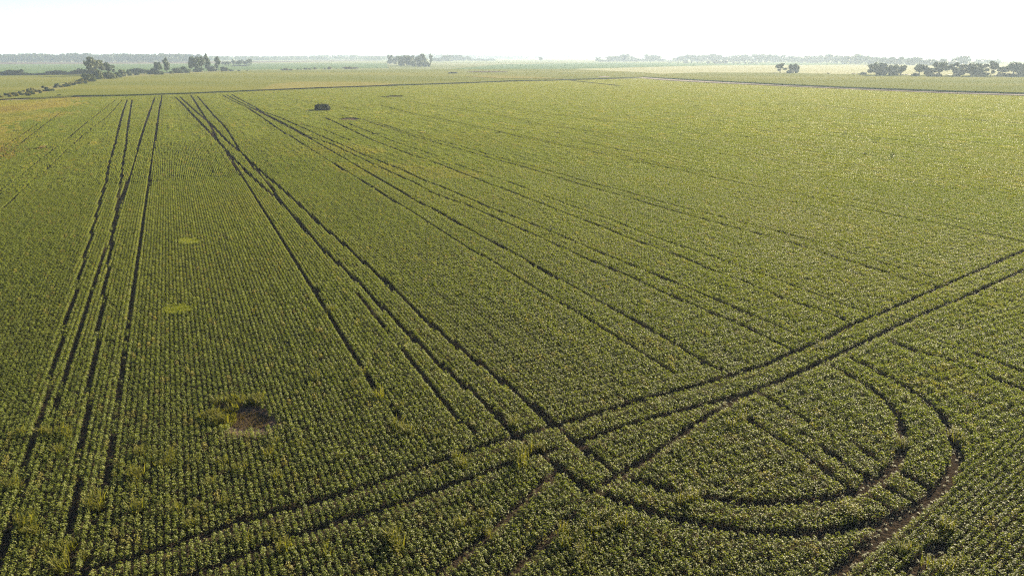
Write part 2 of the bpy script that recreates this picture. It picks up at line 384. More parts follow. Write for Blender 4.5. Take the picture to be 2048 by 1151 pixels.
def track_clear(x, y, pad=0.0):
    """Distance to the nearest wheel track less its half width."""
    r = np.empty(len(x))
    for i in range(len(x)):
        c, k, d = KD.find((x[i], y[i], 0.0))
        r[i] = d - tk_w[k]
    return r - pad

# ------------------------------------------------------------------ crop pieces
PH = 0.46
ROW, PSP = 0.33, 0.18
def plant_leaves(n, r, size, h=PH, low=0.75):
    a = RNG.uniform(0, 2 * math.pi, n); rr = r * np.sqrt(RNG.uniform(0, 1, n))
    z = h * (1 - low * RNG.uniform(0, 1, n) ** 1.6) * (1 - 0.35 * (rr / r) ** 2)
    c = np.stack([rr * np.cos(a), rr * np.sin(a), z], 1)
    d = np.stack([np.cos(a) * 0.45, np.sin(a) * 0.45, np.zeros(n)], 1) * (rr / r)[:, None]
    return c, d

def chunk(length, rows, per_m, size, r, h=PH):
    cs, ds = [], []
    for k in range(rows):
        y0 = (k - (rows - 1) / 2) * ROW
        n = int(round(length / PSP)) if size < 0.2 else int(round(length / 0.5))
        per = max(3, int(per_m * length / n))
        for i in range(n):
            if random.random() < 0.07 and n > 1: continue
            vig = random.choice((random.uniform(.6, .9), random.uniform(.9, 1.2), random.uniform(.95, 1.25))) if size < .1 else random.uniform(.85, 1.15)
            c, d = plant_leaves(max(3, int(per * vig)), r * (0.6 + .45 * vig), size, h * (0.45 + .55 * vig))
            c[:, 0] += (i + 0.5) / n * length - length / 2 + random.uniform(-.06, .06)
            c[:, 1] += y0 + random.gauss(0, .03 if size < .1 else .015)
            cs.append(c); ds.append(d)
    if not cs: return plant_leaves(12, r, size, h)
    return np.concatenate(cs), np.concatenate(ds)

lib = bpy.data.collections.new('crop_pieces')       # not linked to the scene: only the source of the crop's plants
KINDS = {}
def add_piece(kind, i, v, f):
    o = bpy.data.objects.new(f'{len(lib.objects):03d}_{kind}', mesh_np('crop_piece', v, [f], M_CROP))
    KINDS.setdefault(kind, []).append(len(lib.objects))
    lib.objects.link(o)

# ------------------------------------------------------------------ where the crop stands
h0, h1 = np.array(gp(1464, 756)), np.array(gp(2048, 505))
HEAD = (h1 - h0) / np.linalg.norm(h1 - h0)

SUN_EL, SUN_AZ = math.radians(19.0), math.radians(37.5)     # azimuth to the right of the view direction
LEAN = 0.55
for tag_, D in (('', ROWD), ('h', HEAD)):
    # leaves of this crop turn towards the morning sun
    rot = math.atan2(D[1], D[0]); sa = math.pi / 2 - SUN_AZ - rot
    ln = np.array([math.cos(sa) * LEAN, math.sin(sa) * LEAN, 0.0])
    for i in range(10):
        c, d = plant_leaves(30, 0.135, 0.08, PH * random.uniform(0.9, 1.1))
        add_piece('plant' + tag_, i, *leaves(c, 0.082, sd=0.5, dirs=d, lean=ln))
    for i in range(10):
        c, d = chunk(0.9, 1, 30 / PSP, 0.08, 0.135)
        add_piece('near' + tag_, i, *leaves(c, 0.082, sd=0.5, dirs=d, lean=ln))
    for i in range(6):
        c, d = chunk(1.0, 1, 84, 0.12, 0.11)
        add_piece('single' + tag_, i, *leaves(c, 0.125, sd=0.5, dirs=d, lean=ln))
    for i in range(8):
        c, d = chunk(2.0, 2, 84, 0.12, 0.11)
        add_piece('mid' + tag_, i, *leaves(c, 0.125, sd=0.5, dirs=d, lean=ln))
    if not tag_:
        for i in range(8):
            c, d = chunk(4.0, 4, 34, 0.19, 0.15)
            add_piece('far', i, *leaves(c, 0.18, sd=0.5, dirs=d, lean=ln))

def inpoly(x, y, poly):
    r = np.zeros(len(x), bool); n = len(poly)
    for i in range(n):
        x0, y0 = poly[i]; x1, y1 = poly[(i + 1) % n]
        c = ((y0 > y) != (y1 > y))
        with np.errstate(divide='ignore', invalid='ignore'):
            r ^= c & (x < (x1 - x0) * (y - y0) / (y1 - y0 if y1 != y0 else 1e-9) + x0)
    return r

TOP = [(-600, 233), (0, 202), (60, 201), (150, 196), (256, 193.4), (384, 189.2), (512, 183.6), (640, 178.2), (768, 173.8), (900, 169.3), (1024, 164.2), (1110, 162.4), (1200, 159.8), (1284, 158),
       (1330, 162), (1400, 166.2), (1500, 170.9), (1600, 175.7), (1700, 180.3), (1800, 184.8), (1900, 189), (2048, 193.8), (2450, 207)]
MAIN = pxpoly(TOP + [(2900, 500), (2900, 1500), (-900, 1500), (-900, 500)])
HEADP = pxpoly([(1640, 1180), (1665, 1156), (1698, 1126), (1757, 1082), (1786, 1056), (1846, 1010), (1885, 974), (1907, 940), (2048, 868), (2500, 690), (2900, 900), (2900, 1500), (1500, 1500)])
def ellipse(cx, cy, rx, ry, n=20, rot=0.0):
    return pxpoly([(cx + rx * math.cos(a) * (1 + .12 * math.sin(3 * a)) - rot * ry * math.sin(a), cy + ry * math.sin(a) * (1 + .1 * math.cos(2 * a))) for a in [2 * math.pi * k / n for k in range(n)]])
HOLES = [ellipse(485, 838, 70, 35, rot=-0.6), ellipse(355, 622, 27, 9), ellipse(380, 484, 20, 6.5),
         pxpoly([(650, 237), (664, 243), (655, 243.5)]), ellipse(700, 239.5, 22, 3), ellipse(790, 193.5, 17, 1.8), ellipse(768, 195, 14, 0.9),
         ellipse(645, 221.5, 14, 2.5)]
BROWNP = pxpoly([(-600, 235), (0, 203), (110, 197), (158, 197), (150, 206), (120, 222), (60, 256), (0, 300), (-600, 560)])
YELP = [(ellipse(800, 345, 130, 18, rot=-5), .35), (ellipse(690, 300, 70, 12, rot=-3), .35), (ellipse(600, 305, 60, 14), .2), (ellipse(1290, 690, 60, 12), .2), (ellipse(1900, 780, 90, 22), .22),
        (ellipse(500, 420, 50, 30), .12)]

def vis(x, y, m=1.22):
    dep = y * CP + H * SP
    return (np.abs(x) < dep * (1024 / F) * m + 3) & (y > 21)

def wav(x, y):
    return (np.sin(x * .31 + 1.3 * np.sin(y * .11)) + np.sin(y * .23 + 1.7 * np.sin(x * .17)) + np.sin((x + y) * .071 + 2 * np.sin(x * .043))) / 3

OUT = dict(x=[], y=[], r=[], s=[], i=[], t=[])
def put(x, y, kind, heading, low=None):
    n = len(x)
    if not n: return
    rot = math.atan2(heading[1], heading[0]) + (RNG.uniform(-.5, .5, n) if kind == 'plant' else np.zeros(n))
    u = x * heading[0] + y * heading[1]; v = np.round((-x * heading[1] + y * heading[0]) / ROW)
    amp = {'near': .12, 'plant': .12, 'single': .2, 'mid': .16, 'far': .2}[kind]
    streak = np.sin(u * (.09 + .05 * np.sin(v * 12.9)) + 43.7 * np.sin(v * 78.2)) * .6 + .4 * np.sin(v * 3.7 + u * .02)
    s = (1.0 + 0.10 * wav(x, y) + amp * .6 * streak) * RNG.uniform(1 - amp, 1 + amp, n)
    s = np.clip(s, .45, 1.7)
    if low is not None: s = low
    sc = np.stack([np.ones(n), np.ones(n) * 1.0, s], 1)
    if kind in ('mid', 'single', 'far'):
        j = RNG.normal(0, .045, n) * np.clip((np.hypot(x, y) - 110) / 60, 0, 1); x = x - heading[1] * j; y = y + heading[0] * j
    if kind == 'plant': sc[:, :2] *= (s * .5 + .5 if low is None else s * .6 + .4)[:, None]
    t = np.where(inpoly(x + 9 * wav(x * .5, y * .3) + RNG.normal(0, 4, n), y + 12 * wav(y * .3, x * .4), BROWNP), RNG.uniform(.8, 1.2, n) * np.clip(1.25 + .9 * wav(x * .45, y * .2), 0.3, 1.8), 0.0)
    t = np.maximum(t, np.clip((x * .55 + y - 150) / 450, 0, 1) * RNG.uniform(.12, .42, n))      # yellower towards far right: warm sunlit tops and haze painted into the tint
    for pl, w in YELP:
        t = np.where(inpoly(x, y, pl), np.maximum(t, w * RNG.uniform(0, 1.6, n)), t)
    t = np.maximum(t, np.where(RNG.uniform(0, 1, n) < 0.08, RNG.uniform(.1, .8, n), 0))
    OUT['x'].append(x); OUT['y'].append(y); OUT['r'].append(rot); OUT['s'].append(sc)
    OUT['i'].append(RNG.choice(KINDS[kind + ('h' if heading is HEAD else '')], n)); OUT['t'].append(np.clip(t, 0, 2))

def grid(D, g0, g1, du, dv):
    """Cells of the row grid (u along the rows, v across) whose distance from the camera foot is g0..g1."""
    Nn = np.array([-D[1], D[0]])
    cor = np.array([(sx * g1 * 1.15, yy) for sx in (-1, 1) for yy in (0, g1)])
    u = cor @ D; v = cor @ Nn
    U = np.arange(math.floor(u.min() / du), math.ceil(u.max() / du) + 1)
    V = np.arange(math.floor(v.min() / dv), math.ceil(v.max() / dv) + 1)
    xs, ys = [], []
    for vb in np.array_split(V, max(1, len(V) // 200)):
        uu, vv = np.meshgrid((U + 0.5) * du, (vb + 0.5) * dv)
        x = uu * D[0] + vv * Nn[0]; y = uu * D[1] + vv * Nn[1]
        g = np.hypot(x, y)
        k = (g >= g0) & (g < g1) & vis(x, y)
        xs.append(x[k]); ys.append(y[k])
    return np.concatenate(xs), np.concatenate(ys)

def keep_field(x, y, head):
    k = inpoly(x, y, MAIN)
    hp = inpoly(x, y, HEADP)
    k &= hp if head else ~hp
    jx = x + .35 * np.sin(y * 5.1 + 2 * np.sin(x * 3.3)) + RNG.normal(0, .12, len(x)); jy = y + .35 * np.sin(x * 4.3 + 2 * np.sin(y * 2.7)) + RNG.normal(0, .12, len(x))
    for hole in HOLES: k &= ~inpoly(jx, jy, hole)
    return k

def expand(x, y, D, offs_u, offs_v):
    Nn = np.array([-D[1], D[0]])
    ou, ov = np.meshgrid(offs_u, offs_v); ou = ou.ravel(); ov = ov.ravel()
    X = (x[:, None] + ou * D[0] + ov * Nn[0]).ravel(); Y = (y[:, None] + ou * D[1] + ov * Nn[1]).ravel()
    return X, Y

def near_hole(x, y, d):
    r = np.zeros(len(x), bool)
    for hole in HOLES + [MAIN, HEADP]:
        for a in range(6):
            an = a * math.pi / 3
            r |= inpoly(x + d * math.cos(an), y + d * math.sin(an), hole) != inpoly(x, y, hole)
    return r

for D, head in ((ROWD, False), (HEAD, True)):
    G1, G2, G3 = 140.0, 205.0, 900.0
    # close by: row pieces of five plants, single plants where a wheel track or a bare place cuts in
    x, y = grid(D, 0, G1, 0.9, ROW)
    hole = near_hole(x, y, 0.6)
    k = keep_field(x, y, head) | hole
    x, y, hole = x[k], y[k], hole[k]
    c = track_clear(x, y)
    safe = (c > 0.48) & ~hole
    put(x[safe], y[safe], 'near', D)
    X, Y = expand(x[~safe], y[~safe], D, (np.arange(5) - 2) * PSP, [0])
    k = keep_field(X, Y, head); X, Y = X[k], Y[k]
    c = track_clear(X, Y)
    k = c > RNG.uniform(-0.03, 0.06, len(c))
    put(X[k] + RNG.normal(0, .025, k.sum()), Y[k] + RNG.normal(0, .025, k.sum()), 'plant', D)
    k = ~k & (RNG.uniform(0, 1, len(c)) < np.where(c < -.15, .3, .5))      # stunted plants left in the wheel tracks
    put(X[k] + RNG.normal(0, .05, k.sum()), Y[k] + RNG.normal(0, .05, k.sum()), 'plant', D, RNG.uniform(.10, .30, k.sum()))
    # middle
    x, y = grid(D, G1, G2, 2.0, ROW * 2)
    hole = near_hole(x, y, 1.2)
    k = keep_field(x, y, head) | hole
    x, y, hole = x[k], y[k], hole[k]
    c = track_clear(x, y)
    safe = (c > 1.1) & ~hole
    put(x[safe], y[safe], 'mid', D)
    X, Y = expand(x[~safe], y[~safe], D, [-.5, .5], [-ROW / 2, ROW / 2])
    k = keep_field(X, Y, head); X, Y = X[k], Y[k]
    c = track_clear(X, Y)
    k = c > RNG.uniform(-0.05, 0.05, len(c))
    put(X[k], Y[k], 'single', D)
    if head: continue
    # far
    x, y = grid(D, G2, G3, 4.0, ROW * 4)
    hole = near_hole(x, y, 2.5)
    k = keep_field(x, y, head) | hole
    x, y, hole = x[k], y[k], hole[k]
    c = track_clear(x, y)
    safe = (c > 2.1) & ~hole
    put(x[safe], y[safe], 'far', D)
    X, Y = expand(x[~safe], y[~safe], D, [-1.5, -.5, .5, 1.5], np.array([-1.5, -.5, .5, 1.5]) * ROW)
    k = keep_field(X, Y, head); X, Y = X[k], Y[k]
    c = track_clear(X, Y)
    k = c > RNG.uniform(-0.05, 0.05, len(c))
    put(X[k], Y[k], 'single', D)

cx_ = np.concatenate(OUT['x']); cy_ = np.concatenate(OUT['y'])
cro = np.concatenate(OUT['r']); csc = np.concatenate(OUT['s']); cid = np.concatenate(OUT['i']); cti = np.concatenate(OUT['t'])
print('crop pieces', len(cx_))
me = bpy.data.meshes.new('crop')
me.vertices.add(len(cx_))
me.vertices.foreach_set('co', np.stack([cx_, cy_, np.zeros(len(cx_))], 1).astype(np.float32).ravel())
def attr(name, typ, arr, key='value'):
    a = me.attributes.new(name, typ, 'POINT'); a.data.foreach_set(key, arr.ravel())
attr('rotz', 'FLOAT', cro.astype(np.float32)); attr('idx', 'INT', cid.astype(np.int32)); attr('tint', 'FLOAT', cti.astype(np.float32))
attr('scl', 'FLOAT_VECTOR', csc.astype(np.float32), 'vector')
crop = link('crop', me)
tag(crop, 'dense green crop in long rows, cut by dark wheel tracks', 'crop', kind='stuff')
ng = bpy.data.node_groups.new('plant_crop', 'GeometryNodeTree')
ng.interface.new_socket('Geometry', in_out='INPUT', socket_type='NodeSocketGeometry')
ng.interface.new_socket('Geometry', in_out='OUTPUT', socket_type='NodeSocketGeometry')
gi, go = ng.nodes.new('NodeGroupInput'), ng.nodes.new('NodeGroupOutput')
iop = ng.nodes.new('GeometryNodeInstanceOnPoints')
ci = ng.nodes.new('GeometryNodeCollectionInfo'); ci.inputs['Collection'].default_value = lib
ci.inputs['Separate Children'].default_value = True; ci.inputs['Reset Children'].default_value = True
def named(nm, ty):
    n = ng.nodes.new('GeometryNodeInputNamedAttribute'); n.data_type = ty; n.inputs['Name'].default_value = nm
    return [s for s in n.outputs if s.enabled and s.name == 'Attribute'][0]
cb = ng.nodes.new('ShaderNodeCombineXYZ'); ng.links.new(named('rotz', 'FLOAT'), cb.inputs['Z'])
e2r = ng.nodes.new('FunctionNodeEulerToRotation'); ng.links.new(cb.outputs[0], e2r.inputs[0])
ng.links.new(gi.outputs[0], iop.inputs['Points']); ng.links.new(ci.outputs[0], iop.inputs['Instance'])
iop.inputs['Pick Instance'].default_value = True
ng.links.new(named('idx', 'INT'), iop.inputs['Instance Index'])
ng.links.new(e2r.outputs[0], iop.inputs['Rotation']); ng.links.new(named('scl', 'FLOAT_VECTOR'), iop.inputs['Scale'])
ng.links.new(iop.outputs[0], go.inputs[0])
md = crop.modifiers.new('plants', 'NODES'); md.node_group = ng

# ------------------------------------------------------------------ trees and shrubs (unit size: 1 wide, 1 tall)
def crown_mesh(name, lobes, n, size, mat, lo=0.0):
    cs, ds = [], []
    vol = np.array([l[3] * l[4] for l in lobes]); vol = vol / vol.sum()
    for (x, y, z, r, rz), w in zip(lobes, vol):
        k = max(8, int(n * w))
        d = RNG.normal(0, 1, (k, 3)); d /= np.linalg.norm(d, axis=1)[:, None]
        rad = RNG.uniform(0.35, 1.0, k) ** 0.5 * (1 + 0.18 * np.sin(d[:, 0] * 7 + x * 20) * np.cos(d[:, 1] * 6 + z * 9)) * RNG.uniform(.85, 1.1, k)
        c = d * rad[:, None] * np.array([r, r, rz]) + np.array([x, y, z])
        cs.append(c); ds.append(d * 1.0)
    c = np.concatenate(cs); d = np.concatenate(ds)
    k = c[:, 2] > lo
    v, f = leaves(c[k], size, up=0.25, sd=0.55, dirs=d[k])
    return mesh_np(name, v, [f], mat)

def lobes_round(seed, trunk=0.25, spread=0.5, n=11):
    r = random.Random(seed); L = [(0, 0, trunk + (1 - trunk) * .5, .30, .28)]
    for i in range(n):
        a = r.uniform(0, 6.28); rr = r.uniform(.15, spread - .14); z = r.uniform(trunk + .08, .88)
        q = r.uniform(.11, .20) * (1.1 - .35 * abs(z - .55))
        L.append((rr * math.cos(a) * (1.15 - .5 * max(0, z - .55)), rr * math.sin(a) * (1.15 - .5 * max(0, z - .55)), z, q, q * r.uniform(.7, 1.0)))
    return L
def lobes_tall(seed, trunk=0.22):
    r = random.Random(seed); L = []
    for i in range(12):
        z = trunk + .08 + (0.92 - trunk - .1) * i / 11
        w = .32 * math.sin(math.pi * min(1, max(.12, (z - trunk + .12) / (1.12 - trunk)))) + .05
        a = r.uniform(0, 6.28)
        L.append((w * .55 * math.cos(a), w * .55 * math.sin(a), z, w * r.uniform(.6, .9), .10))
    return L
def lobes_flat(seed):
    r = random.Random(seed); L = []
    for i in range(13):
        a = r.uniform(0, 6.28); rr = r.uniform(.05, .40); z = r.uniform(.45, .9) - .25 * (rr / .4) ** 2
        L.append((rr * math.cos(a), rr * math.sin(a), z, r.uniform(.12, .19), r.uniform(.06, .11)))
    return L
def lobes_bush(seed, n=9):
    r = random.Random(seed); L = [(0, 0, .4, .36, .42)]
    for i in range(n):
        a = r.uniform(0, 6.28); rr = r.uniform(.1, .36); z = r.uniform(.15, .78) - .35 * rr
        q = r.uniform(.12, .22); L.append((rr * math.cos(a), rr * math.sin(a), max(.1, z), q, q * r.uniform(.8, 1.1)))
    return L

def trunk_mesh(seed, top=0.6, r0=0.035):
    r = random.Random(seed); V, Fq = [], []
    def addt(p, rd):
        v, f = tube(p, rd); b = len(V); V.extend(v); Fq.extend([tuple(i + b for i in q) for q in f])
    bend = r.uniform(-.04, .04)
    addt([(0, 0, -.01), (bend, 0, top * .4), (bend * .5, .02, top * .75), (0, 0, top)], [r0 * 1.3, r0, r0 * .7, r0 * .3])
    for i in range(6):
        a = r.uniform(0, 6.28); z = top * r.uniform(.45, .95); L = r.uniform(.16, .3)
        addt([(bend * .5, 0, z), (L * .5 * math.cos(a), L * .5 * math.sin(a), z + L * .45), (L * math.cos(a), L * math.sin(a), z + L * .8)], [r0 * .5, r0 * .35, r0 * .12])
    return mesh_np('trunk', V, [np.array(Fq)], M_BARK, smooth=True)

TR = [trunk_mesh(s) for s in range(4)]
CR = {}
for nm, mt in (('green', M_TREE), ('olive', M_TREE2)):
    CR['round', nm] = [crown_mesh('crown', lobes_round(s, .24), 2600, .085, mt) for s in range(4)]
    CR['low', nm] = [crown_mesh('crown', lobes_round(20 + s, .04, .56, 17), 3200, .085, mt) for s in range(3)]
    CR['tall', nm] = [crown_mesh('crown', lobes_tall(s), 2200, .085, mt) for s in range(3)]
    CR['flat', nm] = [crown_mesh('crown', lobes_flat(s), 2200, .08, mt) for s in range(3)]
BU = {}
for nm, mt in (('green', M_TREE), ('olive', M_TREE2), ('brown', M_BROWN), ('gold', M_GOLD), ('dark', M_DARK)):
    BU[nm] = [crown_mesh('shrub', lobes_bush(s), 1300, .12, mt, lo=0.01) for s in range(3)]
STEM = trunk_mesh(9, top=.35, r0=.02)
# lighter copies for plants only a few pixels tall
CR['belt', 'green'] = [crown_mesh('crown', lobes_round(40 + s, .05, .56, 15), 900, .14, M_TREE) for s in range(5)]
CR['belt', 'olive'] = CR['belt', 'green']

n_tree = [0]
def tree(px, yb, yt, wpx, shape='round', colr='green', label='', group=None, name='tree'):
    X, Y = gp(px, yb)
    h = max(1.0, height_at(Y, yt)) * (1.04 if shape == 'belt' else 1.1); w = wpx * px_size(Y) * (1.6 if shape == 'belt' else 1.15)
    t = bpy.data.objects.new(name, None); COL.objects.link(t)
    t.location = (X, Y, 0); t.scale = (w, w * random.uniform(.85, 1.1), h); t.rotation_euler = (0, 0, random.uniform(0, 6.28))
    t.empty_display_size = 0.1
    tag(t, label, 'tree', group)
    n_tree[0] += 1
    link('trunk', TR[n_tree[0] % 4], t)
    link('crown', CR[shape, colr][n_tree[0] % len(CR[shape, colr])], t)
    return t
def shrub(px, yb, yt, wpx, colr='green', label='', group=None, name='shrub', base=0.0, stem=False):
    X, Y = gp(px, yb, base)
    h = max(.35, height_at(Y, yt) - base); w = wpx * px_size(Y) * 1.3; h *= 1.1
    n_tree[0] += 1
    me = BU[colr][n_tree[0] % 3]
    o = link(name, me)
    o.location = (X, Y, base); o.scale = (w, w * random.uniform(.8, 1.15), h); o.rotation_euler = (0, 0, random.uniform(0, 6.28))
    tag(o, label, 'shrub', group)
    return o

# --- left hedge line
G_L = 'trees and bushes of the left hedgerow'
tree(188,152,117.5,31,'low','olive','tallest yellowish green tree at the corner of the left hedgerow',G_L)
tree(216,151,125.5,25,'round','green','dark flat-topped tree right of the tall yellowish hedgerow tree',G_L)
tree(319,149,125,14,'round','green','dark slender tree left of the narrow column tree in the hedgerow',G_L)
tree(335,148,117.5,15,'tall','green','narrow column-shaped tree rising alone from the middle of the hedgerow',G_L)
tree(391,145,115.5,23,'round','green','broad round tree, leftmost of the tall hedgerow trio',G_L)
tree(405,144,113.5,17,'round','green','middle tree of the tall hedgerow trio with bare lower trunk',G_L)
tree(416.5,143.5,110,13,'tall','green','tallest, slim tree at the right of the hedgerow trio',G_L)
tree(437,142,114.5,13,'tall','green','pale hazy tall tree standing just right of the hedgerow trio',G_L)
for px,yb,yt,w,c,l in [(178,165,146,26,'olive','large pale green bush at the near end of the left hedgerow'),
    (198,160,139,18,'olive','tall bush under the tallest yellowish hedgerow tree'),
    (219,159,141,29,'olive','wide light green bush below the flat-topped dark tree'),
    (236,156.5,143,13,'green','dark narrow bush right of the wide light green bush'),
    (246,154.5,137.5,16,'olive','pale upright bush right of the dark narrow bush'),
    (259,152.5,139,9,'green','dark small bush after the pale upright bush in the hedgerow'),
    (274,151.5,144,9,'green','little round bush standing forward in a hedgerow gap'),
    (299,149.5,139,11,'olive','light bush left of the big dark round hedgerow bush'),
    (308.5,149.5,134,15,'dark','big dark round bush left of the slender hedgerow trees'),
    (320,150.5,141,15,'olive','light bush at the foot of the slender hedgerow trees'),
    (343,148.5,142,9,'olive','low bush right of the column-shaped tree'),
    (356,147.5,134,16,'green','mid green bush midway between the column tree and the trio'),
    (369,147,132,17,'green','taller bush with rounded top left of the tall trio'),
    (379,146,137,11,'olive','low pale bush touching the broad round tree'),
    (398,145,133,16,'green','undergrowth bush below the middle tree of the trio'),
    (425,144,131,17,'dark','dark bush right of the tall hedgerow trio'),
    (449,143.5,133,19,'dark','dark triangular bush at the far end of the hedgerow'),
    (462,142.8,138.5,9,'green','small bush trailing off the far end of the hedgerow')]:
    shrub(px,yb,yt,w,c,l,G_L)
shrub(478,142.2,139.8,5,'green','tiny bush, nearer of two beyond the hedgerow end'); shrub(495,142.2,140,4,'green','tiny bush, farther of two beyond the hedgerow end')
for i,(px,yt,w) in enumerate([(263,137,12),(271,136,12),(280,135.5,13),(289,137,12)]):
    shrub(px,147,yt,w,'green','bluish bush in the row behind the gap of the left hedgerow','bushes behind the hedgerow gap')
for px,yt,w,sh in [(449,124,9,'round'),(457,123,9,'round'),(467,119.5,9,'tall'),(479,121,14,'round'),(490,123,8,'round'),(499,118,11,'round')]:
    tree(px,132,yt,w,sh,'green',{449:'small round tree, first of the six trees right of the hedgerow',457:'second small tree of the six right of the hedgerow',467:'narrow tree of the six right of the hedgerow',479:'widest tree of the six right of the hedgerow',490:'thin sparse tree between the widest and the last of the six',499:'last and tallest of the six trees right of the hedgerow'}[px],'six hazy trees beyond the hedgerow')
shrub(480,132.4,129.5,40,'green','low dark bush under the six hazy trees beyond the hedgerow')
x=-60; k=0
tops=[(-60,142),(0,143),(16,140),(30,138.5),(48,138.5),(52,146),(88,146),(96,141.5),(107,142),(114,138),(128,141),(136,143.5),(150,140),(160,136.5),(172,137),(182,139)]
while x<184:
    yt=np.interp(x,[a for a,_ in tops],[b for _,b in tops])+random.uniform(-.8,.8)
    shrub(x,151.3-2.2*max(0,x)/180,yt,random.uniform(10,15),'dark' if k%3 else 'green','dark bluish bush in the long hedge at far left, behind the pale field','bushes of the far left hedge')
    x+=random.uniform(5.5,8); k+=1
# --- bushy verge from the ditch to the hedgerow
GV='small bushes along the left verge'
vr=random.Random(5)
up=[(-40,199),(5,190),(60,179),(100,173),(140,166),(172,160)]; lowe=[(-40,206),(5,194),(62,190),(105,183),(150,171),(188,163)]
for i in range(95):
    px=vr.uniform(-35,176); t=vr.uniform(0,1)
    y0=np.interp(px,[a for a,_ in up],[b for _,b in up]); y1=np.interp(px,[a for a,_ in lowe],[b for _,b in lowe])
    yb=y0+(y1-y0)*t+1.5; hpx=vr.uniform(2.8,5.5)
    c=vr.choice(['green','olive','gold','gold','olive','gold','green','dark'])
    shrub(px,yb,yb-hpx-1.2,vr.uniform(5,9.5),c,{'gold':'golden yellow low bush on the verge running to the left hedgerow','green':'green low bush on the verge running to the left hedgerow','olive':'olive low bush on the verge running to the left hedgerow','dark':'dark low bush on the verge running to the left hedgerow'}[c],GV,base=0.5)
shrub(57,193.8,188,7,'dark','dark round bush at the right end of the ditch'); shrub(119,193.6,188.4,7.5,'green','lone round green bush beside the field boundary at left')
# --- middle distance
for px,yb,yt,w in [(565,141,138.2,9),(573,141,136,11),(581,140.8,138,7),(596,139.4,137,5),(602,139.4,137.6,4),(611,139.4,135.8,8),(619.5,139.4,136.3,6),(630.5,139.2,134.6,5.5),(649.5,139.2,135.3,3.6),(659.5,138.8,132.8,7.5),(673,138.6,137.4,3),(685.5,137.2,134.4,3),(692,138.3,133,10),(700.5,138.3,133.2,10),(711.5,137.6,134.4,12),(755,136.4,135.2,3),(776.5,136,134.4,3)]:
    shrub(px,yb,yt,w,'brown' if w>5 else 'green','brownish shrub in the loose row on the plain left of the centre grove','loose row of shrubs on the plain')
shrub(905,148.2,143.8,18,'dark','low dark dome of scrub alone in the pale field right of centre')
shrub(318,159.5,157.6,2.6,'dark','tiny dark bush alone in the field below the hedgerow')
GC='trees of the centre grove'
for px,yb,yt,w,sh,l in [(781,128.5,109.5,13,'low','left edge tree of the centre grove, tall and dark'),(793,128.5,113,16,'low','lower rounded tree second from left in the centre grove'),
    (809,131.5,111,22,'low','large round tree left of centre in the grove'),(822,131.5,110.5,18,'low','tree right beside the large round grove tree'),(840,132,109.5,24,'low','large round tree right of centre in the grove'),
    (861.5,130.5,107,10,'tall','tall slim tree standing apart at the right edge of the grove')]:
    tree(px,yb,yt,w,sh,'olive' if px in(793,840) else 'green',l,GC)
for px,yb,yt,w,l in [(828,133,122,15,'low bush in front of the large round grove tree'),(840,133.4,124,13,'bush in front of the grove, between two larger bushes'),(851,133.8,120.5,17,'pale bush spilling out at the right front of the grove')]:
    shrub(px,yb,yt,w,'olive',l,GC)
for px,yt,w in [(871,116,10),(879,115.5,9),(886,115,8),(895,110,15),(906,115,10),(914,109.5,17),(926.5,112,10),(937,112,6)]:
    tree(px,123 if px<900 else 122,yt,w,'belt','green','bluish tree in the row right behind the centre grove','tree row behind the centre grove')
for px in (946,958,970,982):
    shrub(px,121.6,117+random.uniform(-.8,.8),16,'green','hazy low bush continuing the row behind the grove','tree row behind the centre grove')
tree(1081,123.3,114.8,8,'round','green','lone small round tree on the plain right of centre'); shrub(1100,123.4,122,9,'green','low bush beside the lone small round tree')
# --- right rows
GR='hazy tree row on the right plain'
row=[(1197,123.5,114,7),(1222,123.5,112,12),(1233,123.5,110,16),(1241,123.5,113,12),(1252,123.5,107,15),(1264,123.5,112,9),(1273,123.5,116,11),(1285,123.5,117,10),(1296,123.5,108.5,11),(1307,123.5,110,14),(1318,123.5,112,11),(1326,123.5,118,9),
(1353,123.6,115,9),(1362,123.6,111.5,11),(1373,123.7,109,10),(1383,123.7,108,13),(1397,123.8,111,10),(1405,123.9,110,9),(1418,124,107,18),(1433,124.1,109,14),(1449,124.2,112,15),(1463,124.5,115,10),(1478,124.5,107.5,18),(1495,124.6,109.5,15),(1518,124.8,107,24),(1532,124.8,112,14),(1543,125,108,13),(1560,125,109,18),(1574,125,113,14),(1589,125.2,112,20),(1605,125.4,114,14),(1621,125.6,111,21),(1641,126,109,17),(1662,126.4,108,17),(1674,126.6,112,12),(1686,127,110,19),(1700,127.5,112,14),(1713,128,106.5,27),(1730,128.5,113,14),(1746,129,114,17),(1763,129.5,115,12),(1777,130,114,16),(1795,130,113,18),(1812,130.2,116,14),(1828,130.5,114,18),(1851,131,118,18),(1876,131,118,20),(1900,131,120,16),(1923,130.5,112,18),(1933,130,116,12),(1957,127.5,118,8),(1975,127.5,118,21),(1994,127.5,119,9)]
for px,yb,yt,w in row:
    if px==1197: l='small tree alone at the left end of the hazy right row'
    elif px<1330: l='grey blue tree in the left stretch of the hazy row right of centre'
    elif px<1465: l='grey blue tree in the middle stretch of the hazy row, behind brown shrubs'
    elif px<1740: l='pale grey tree in the stretch of the hazy row behind the lone pair'
    else: l='very faint tree in the hazy row behind the right-hand grove'
    tree(px,yb,yt,w,'belt','green',l,GR)
shrub(1206,123.6,119,15,'green','low bush beside the tree at the left end of the hazy right row'); shrub(1340,123.6,120.6,14,'green','low bush filling the gap in the hazy right row')
